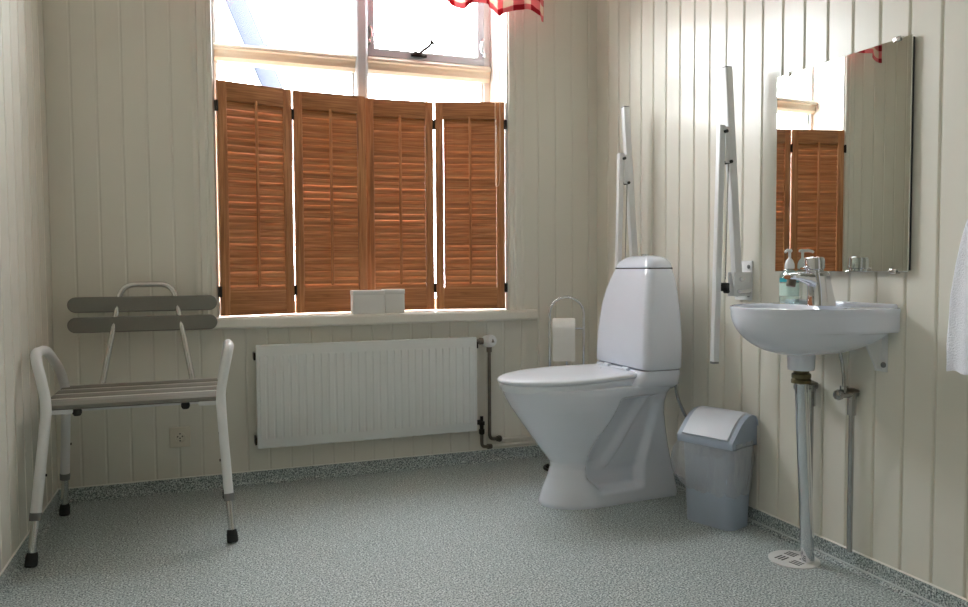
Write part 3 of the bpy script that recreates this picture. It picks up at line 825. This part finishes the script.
# upstand at the back of the rim
b.box(SX - .022, SX, SY - .222, SY + .222, .80, .840, .008, 3)
b.build('basin', M['porc'], t, ang=50)
for yy in (1.715, 2.04):
    b = MB()
    poly = [(XR - .0005, .746), (1.775, .746), (1.775, .738), (1.82, .722), (1.862, .645), (XR - .0005, .640)]
    b.prism(poly, lambda p: Vector((p[0], yy - .004, p[1])), lambda p: Vector((p[0], yy + .004, p[1])))
    b.box(XR - .005, XR - .0004, yy - .022, yy + .022, .636, .746, .001)
    br = b.build('wall_bracket', M['powder'], t, smooth=False)
    MB().lathe([(.0085, 0), (.0085, .004), (.006, .006)], (XR - .005, yy - .012, .657), (-1, 0, 0), 10).build('bolt', M['collar'], br)
MB().lathe([(.022, 0), (.022, .003), (.018, .004)], (1.675, SY, .7205), (0, 0, 1), 20).build('plug_hole', M['chrome'], t)

# faucet
FX, FYc, FZ = 1.800, 1.868, .8285
t = thing('faucet', 'chrome single-lever mixer faucet at the back of the washbasin', 'faucet', (FX, FYc, FZ))
rg = []
for z, xa, xb, hy in ((0, -.036, .036, .028), (.004, -.035, .035, .027), (.03, -.035, .029, .025), (.06, -.037, .022, .024), (.085, -.043, .016, .0245), (.098, -.045, .012, .024), (.101, -.042, .009, .021)):
    rg.append(rrect(FX + xa, FX + xb, FYc - hy, FYc + hy, FZ + z, .017, 5))
MB().ring_loft(rg).build('body', M['chrome'], t, ang=50)
rg = []
for x, zc, hz_, hy in ((FX - .012, FZ + .070, .030, .020), (FX - .05, FZ + .082, .018, .018), (FX - .085, FZ + .086, .011, .016), (FX - .110, FZ + .085, .009, .015), (FX - .116, FZ + .084, .006, .012)):
    rg.append([Vector((x, FYc + hy * math.cos(a) * (abs(math.cos(a)) ** -.35 if abs(math.cos(a)) > .02 else 1), zc + hz_ * math.sin(a) * (abs(math.sin(a)) ** -.35 if abs(math.sin(a)) > .02 else 1))) for a in [2 * PI * k / 24 for k in range(24)]])
sp_ = MB().ring_loft(rg).build('spout', M['chrome'], t, ang=50)
MB().lathe([(.011, 0), (.012, .004), (.012, .022), (.010, .024)], (FX - .100, FYc, FZ + .080), (-.2, 0, -1), 16).build('aerator', M['copper'], sp_)
MB().lathe([(.022, .100), (.022, .106), (.0255, .108), (.026, .130), (.0245, .140), (.019, .1425), (.001, .143)], (FX - .018, FYc, FZ), (-.06, 0, 1), 28).build('lever_cap', M['chrome'], t, ang=50)
rg = []
for x, zc, hz_, hy in ((FX - .030, FZ + .112, .006, .012), (FX - .055, FZ + .110, .005, .011), (FX - .066, FZ + .109, .003, .009)):
    rg.append([Vector((x, FYc + hy * math.cos(a), zc + hz_ * math.sin(a))) for a in [2 * PI * k / 16 for k in range(16)]])
MB().ring_loft(rg).build('lever_tab', M['chrome'], t, ang=50)

t.scale = (1.15, 1.15, 1.06)
# soap pump bottle
PX, PY, PZ = 1.829, 2.040, .8285
t = thing('soap_bottle', 'clear pump soap bottle with teal label on the washbasin rim', 'soap bottle', (PX, PY, PZ))
def obr(z, s, rx=.025, ry=.031):
    return [Vector((PX + rx * s * math.copysign(abs(math.cos(a)) ** .7, math.cos(a)), PY + ry * s * math.copysign(abs(math.sin(a)) ** .7, math.sin(a)), PZ + z)) for a in [2 * PI * k / 32 for k in range(32)]]
MB().ring_loft([obr(0, .9), obr(.003, .98), obr(.01, 1), obr(.085, .98), obr(.098, .86), obr(.106, .60), obr(.112, .36), obr(.118, .34)]).build('bottle', M['bottle'], t, ang=50)
MB().ring_loft([obr(.070, 1.0), obr(.070, 1.012), obr(.083, 1.0), obr(.083, .985)], False, False).build('label_band', M['label'], t, ang=50)
MB().ring_loft([obr(.024, 1.006), obr(.024, 1.012), obr(.066, 1.008), obr(.066, .998)], False, False).build('label', M['labelw'], t, ang=50)
b = MB(); b.lathe([(.015, .114), (.016, .117), (.0155, .130), (.011, .142), (.006, .148), (.0045, .150), (.0045, .168), (.0065, .169), (.0075, .176), (.006, .180)], (PX, PY, PZ), (0, 0, 1), 18)
nd = Vector((-.90, -.44, 0)).normalized()
b.tube([Vector((PX, PY, PZ + .174)) - nd * .012, Vector((PX, PY, PZ + .175)) + nd * .018, Vector((PX, PY, PZ + .172)) + nd * .032, Vector((PX, PY, PZ + .168)) + nd * .036], [.0045, .0055, .0045, .004], 10)
b.build('pump', M['pump'], t, ang=50)

# drain pipe and floor drain
t = thing('drain_pipe', 'thick chrome waste pipe running from the washbasin to the floor drain', 'pipe', (1.80, 1.905, 0))
A, B = Vector((1.737, 1.880, .60)), Vector((1.793, 1.902, .006))
MB().tube([A, B], .0205, 20).build('pipe', M['chrome'], t)
MB().lathe([(.026, 0), (.031, .002), (.031, .012), (.027, .016), (.030, .020), (.030, .030), (.024, .034), (.024, .046)], (1.7365, 1.880, .585), (0, 0, 1), 10).build('nut', M['brass'], t)
t = thing('floor_drain', 'round white slotted drain grate in the floor under the washbasin', 'drain', (1.765, 1.94, 0))
dx, dy = 1.768, 1.935
b = MB(); b.lathe([(.079, .0), (.079, .003), (.075, .0045), (.001, .0045)], (dx, dy, 0), (0, 0, 1), 40); b.build('grate', M['drainp'], t)
b = MB()
for q in range(4):
    a = q * PI / 2 + .25 + PI / 4
    for k in range(3):
        m4 = Matrix.Translation((dx, dy, 0)) @ Matrix.Rotation(a, 4, 'Z') @ Matrix.Translation((.038, 0, 0)) @ Matrix.Rotation(PI / 4, 4, 'Z')
        b.box(-.019, .019, -.012 + k * .012 - .0026, -.012 + k * .012 + .0026, .0042, .0050, 0, 2, m4)
b.build('slot', M['black'], t, smooth=False)
# water supply risers
def riser(dy, label):
    t = thing('supply_valve', label, 'valve', (1.862, 1.822 + dy, 0), 0, 'water supply valves under the washbasin')
    y = 1.805 + dy; x = 1.865
    MB().tube([(x, y, .0605), (x, y, .545)], .0085, 12).build('riser_pipe', M['pipe'], t)
    b = MB(); b.lathe([(.013, 0), (.013, .05)], (x, y, .49), (0, 0, 1), 8); b.lathe([(.014, 0), (.014, .03)], (x, y, .54), (0, 0, 1), 14)
    b.tube([(XR - .001, y, .556), (x - .045, y, .556)], .011, 12); b.lathe([(.012, 0), (.012, .022)], (x - .032, y, .560), (0, 0, 1), 8)
    b.build('valve_body', M['pipe'], t)
    MB().lathe([(.013, -.004), (.027, 0), (.029, .003), (.027, .006), (.013, .012)], (x - .010, y, .563), (0, 0, 1), 24).build('escutcheon', M['copper'], t)
    MB().lathe([(.010, 0), (.016, .003), (.017, .012), (.014, .018), (.006, .020)], (x - .044, y, .556), (-1, 0, 0), 10).build('tap_knob', M['pipe'], t)
    MB().tube(fillet([(x - .032, y, .58), (x - .034, y + .002, .64), (x - .05, y + .02, .742)], .04), .005, 8).build('flexible_hose', M['pipe'], t)
riser(0, 'chrome supply valve and riser pipe on the right, apart from the waste pipe')
riser(.168, 'chrome supply valve and riser pipe partly hidden behind the waste pipe')

# ------------------------------------------------------------------ mirror
t = thing('wall_mirror', 'frameless rectangular wall mirror clipped above the washbasin', 'mirror', (1.86, 1.873, .933))
t.rotation_euler = (0, 0, .028); t.location = (1.858, 2.138, .933)   # hangs a touch proud of the wall at its far edge
mw, mh = .521, .665
MB().box(-.004, 0, -mw, 0, 0, mh, .0012, 2).build('mirror_glass', M['mirror'], t, local=True, smooth=False)
MB().box(0.0002, .0110, -mw + .004, -.004, .004, mh - .004).build('backing_board', M['mback'], t, local=True, smooth=False)
for yy, zz, s in ((-.473, mh, 1), (-.053, mh, 1), (-.473, 0, -1), (-.053, 0, -1)):
    b = MB(); b.box(-.008, .010, yy - .012, yy + .012, min(zz, zz + s * .006), max(zz, zz + s * .006), .0012)
    b.box(-.009, -.0045, yy - .012, yy + .012, min(zz + s * .006, zz - s * .008), max(zz + s * .006, zz - s * .008), .0015)
    b.build('mirror_clip', M['alu'], t, local=True)

# ------------------------------------------------------------------ towel
t = thing('towel', 'white terry towel hanging on the right wall beside the mirror', 'towel', (1.84, 1.29, .68))
rings = []
for j in range(26):
    f = j / 25; z = 1.245 - .572 * f
    yl = 1.335 + .128 * (1 - (1 - min(1, f * 1.18)) ** 2.2); yl = min(yl, 1.463)
    yr = 2 * 1.285 - yl
    ring = []
    for k in range(64):
        a = 2 * PI * k / 64; c, s = math.cos(a), math.sin(a)
        hx = .022 + .016 * f
        x = 1.843 + hx * math.copysign(abs(c) ** .8, c) + .010 * f * math.sin(s * 9 + 1.0) * (1 if c < 0 else .2)
        y = (yl + yr) / 2 + (yl - yr) / 2 * math.copysign(abs(s) ** .75, s) + .004 * noise.noise(Vector((c, s, z * 14)))
        ring.append(Vector((min(x, 1.8835), y, z + .006 * noise.noise(Vector((c * 2, s * 2, 1))) * f)))
    rings.append(ring)
MB().ring_loft(rings).build('cloth', M['towel'], t, ang=80)
t = thing('towel_hook', 'small chrome wall hook holding up the white towel', 'hook', (XR, 1.285, 1.25))
b = MB(); b.lathe([(.018, 0), (.018, .004), (.012, .006)], (XR - .0005, 1.285, 1.27), (-1, 0, 0), 16)
b.tube(fillet([(XR - .004, 1.285, 1.27), (1.838, 1.285, 1.255), (1.825, 1.285, 1.285)], .02), .005, 8); b.build('hook_body', M['chrome'], t)

# ------------------------------------------------------------------ outside the window
MB().box(-14, 16, 3.95, 30, -.75, -.6).build('ground', M['grass'], kind='structure', smooth=False)
b = MB(); b.tube([(-.49, 8.0, 5.6), (2.03, 8.0, -.6)], .10, 14)
b.lathe([(.125, 0), (.125, .16)], (.50, 8.0, 3.16), (.376, 0, -.926), 14)
tag(b.build('leaning_pole', M['polem']), 'bluish grey pole leaning diagonally outside the left window panes', 'pole')
t = thing('neighbouring_shed', 'low red-roofed shed outside, peeping over the leftmost shutter', 'shed', (-.9, 9.5, -.6))
poly = [(-2.4, -.6), (.25, -.6), (.25, 2.55), (-1.07, 3.25), (-2.4, 2.55)]
MB().prism(poly, lambda p: Vector((p[0], 9, p[1])), lambda p: Vector((p[0], 11, p[1]))).build('shed_wall', M['clad'], t, smooth=False)
poly = [(.46, 2.50), (.46, 2.58), (-1.07, 3.40), (-2.62, 2.58), (-2.62, 2.50), (-1.07, 3.30)]
MB().prism(poly, lambda p: Vector((p[0], 8.8, p[1])), lambda p: Vector((p[0], 11.2, p[1]))).build('roof', M['roofm'], t, smooth=False)

# ------------------------------------------------------------------ light
SKY = 40.0
wd = bpy.data.worlds.new('overcast_sky'); scene.world = wd; wd.use_nodes = True
nt = wd.node_tree; bg = nt.nodes['Background']
tc = nt.nodes.new('ShaderNodeTexCoord'); sx_ = nt.nodes.new('ShaderNodeSeparateXYZ'); cr = nt.nodes.new('ShaderNodeValToRGB')
nt.links.new(tc.outputs['Generated'], sx_.inputs[0]); nt.links.new(sx_.outputs['Z'], cr.inputs['Fac'])
cr.color_ramp.elements[0].color = (.94, .97, 1.0, 1); cr.color_ramp.elements[1].color = (.85, .88, .92, 1)
nt.links.new(cr.outputs['Color'], bg.inputs['Color']); bg.inputs['Strength'].default_value = SKY
# added fill light behind the viewpoint, brightens the front of the room
t = thing('added_fill_light', 'added round fill light on the ceiling, out of view in the front half of the room', 'fill_light', (.6, .35, ZC))
MB().lathe([(.02, -.10), (.12, -.09), (.19, -.06), (.21, -.025), (.21, -.02)], (.6, .35, ZC), (0, 0, 1), 40).build('fill_glow_dome', M['fill_light'], t)
MB().lathe([(.22, -.022), (.22, -.0005)], (.6, .35, ZC), (0, 0, 1), 40).build('base', M['powder'], t)
# portal in the window opening: only guides sky sampling
la = bpy.data.lights.new('window_portal', 'AREA'); la.shape = 'RECTANGLE'; la.size = WX1 - WX0; la.size_y = WZ1 - .745
la.cycles.is_portal = True
lo = bpy.data.objects.new('window_portal', la); COL.objects.link(lo)
lo.location = ((WX0 + WX1) / 2, 3.80, (WZ1 + .745) / 2); lo.rotation_euler = (math.radians(-90), 0, 0)

# ------------------------------------------------------------------ camera
cd = bpy.data.cameras.new('camera'); cam = bpy.data.objects.new('camera', cd); COL.objects.link(cam)
cd.sensor_fit = 'HORIZONTAL'; cd.sensor_width = 36; cd.lens = 760 / 968 * 36
cd.clip_start = .02
R = ((0.9397, -0.0213, 0.3414), (-0.3420, -0.0414, 0.9388), (-0.0059, -0.9989, -0.0462))
cam.matrix_world = Matrix(((R[0][0], -R[0][1], -R[0][2], 0), (R[1][0], -R[1][1], -R[1][2], 0), (R[2][0], -R[2][1], -R[2][2], .95), (0, 0, 0, 1)))
scene.camera = cam
vs = scene.view_settings
vs.view_transform = 'Standard'; vs.look = 'None'; vs.gamma = 1; vs.use_curve_mapping = False
vs.exposure = 0.0
cy = scene.cycles
cy.max_bounces = 14; cy.diffuse_bounces = 8; cy.glossy_bounces = 6; cy.transparent_max_bounces = 16; cy.transmission_bounces = 6
cy.use_denoising = True
cy.sample_clamp_indirect = 12
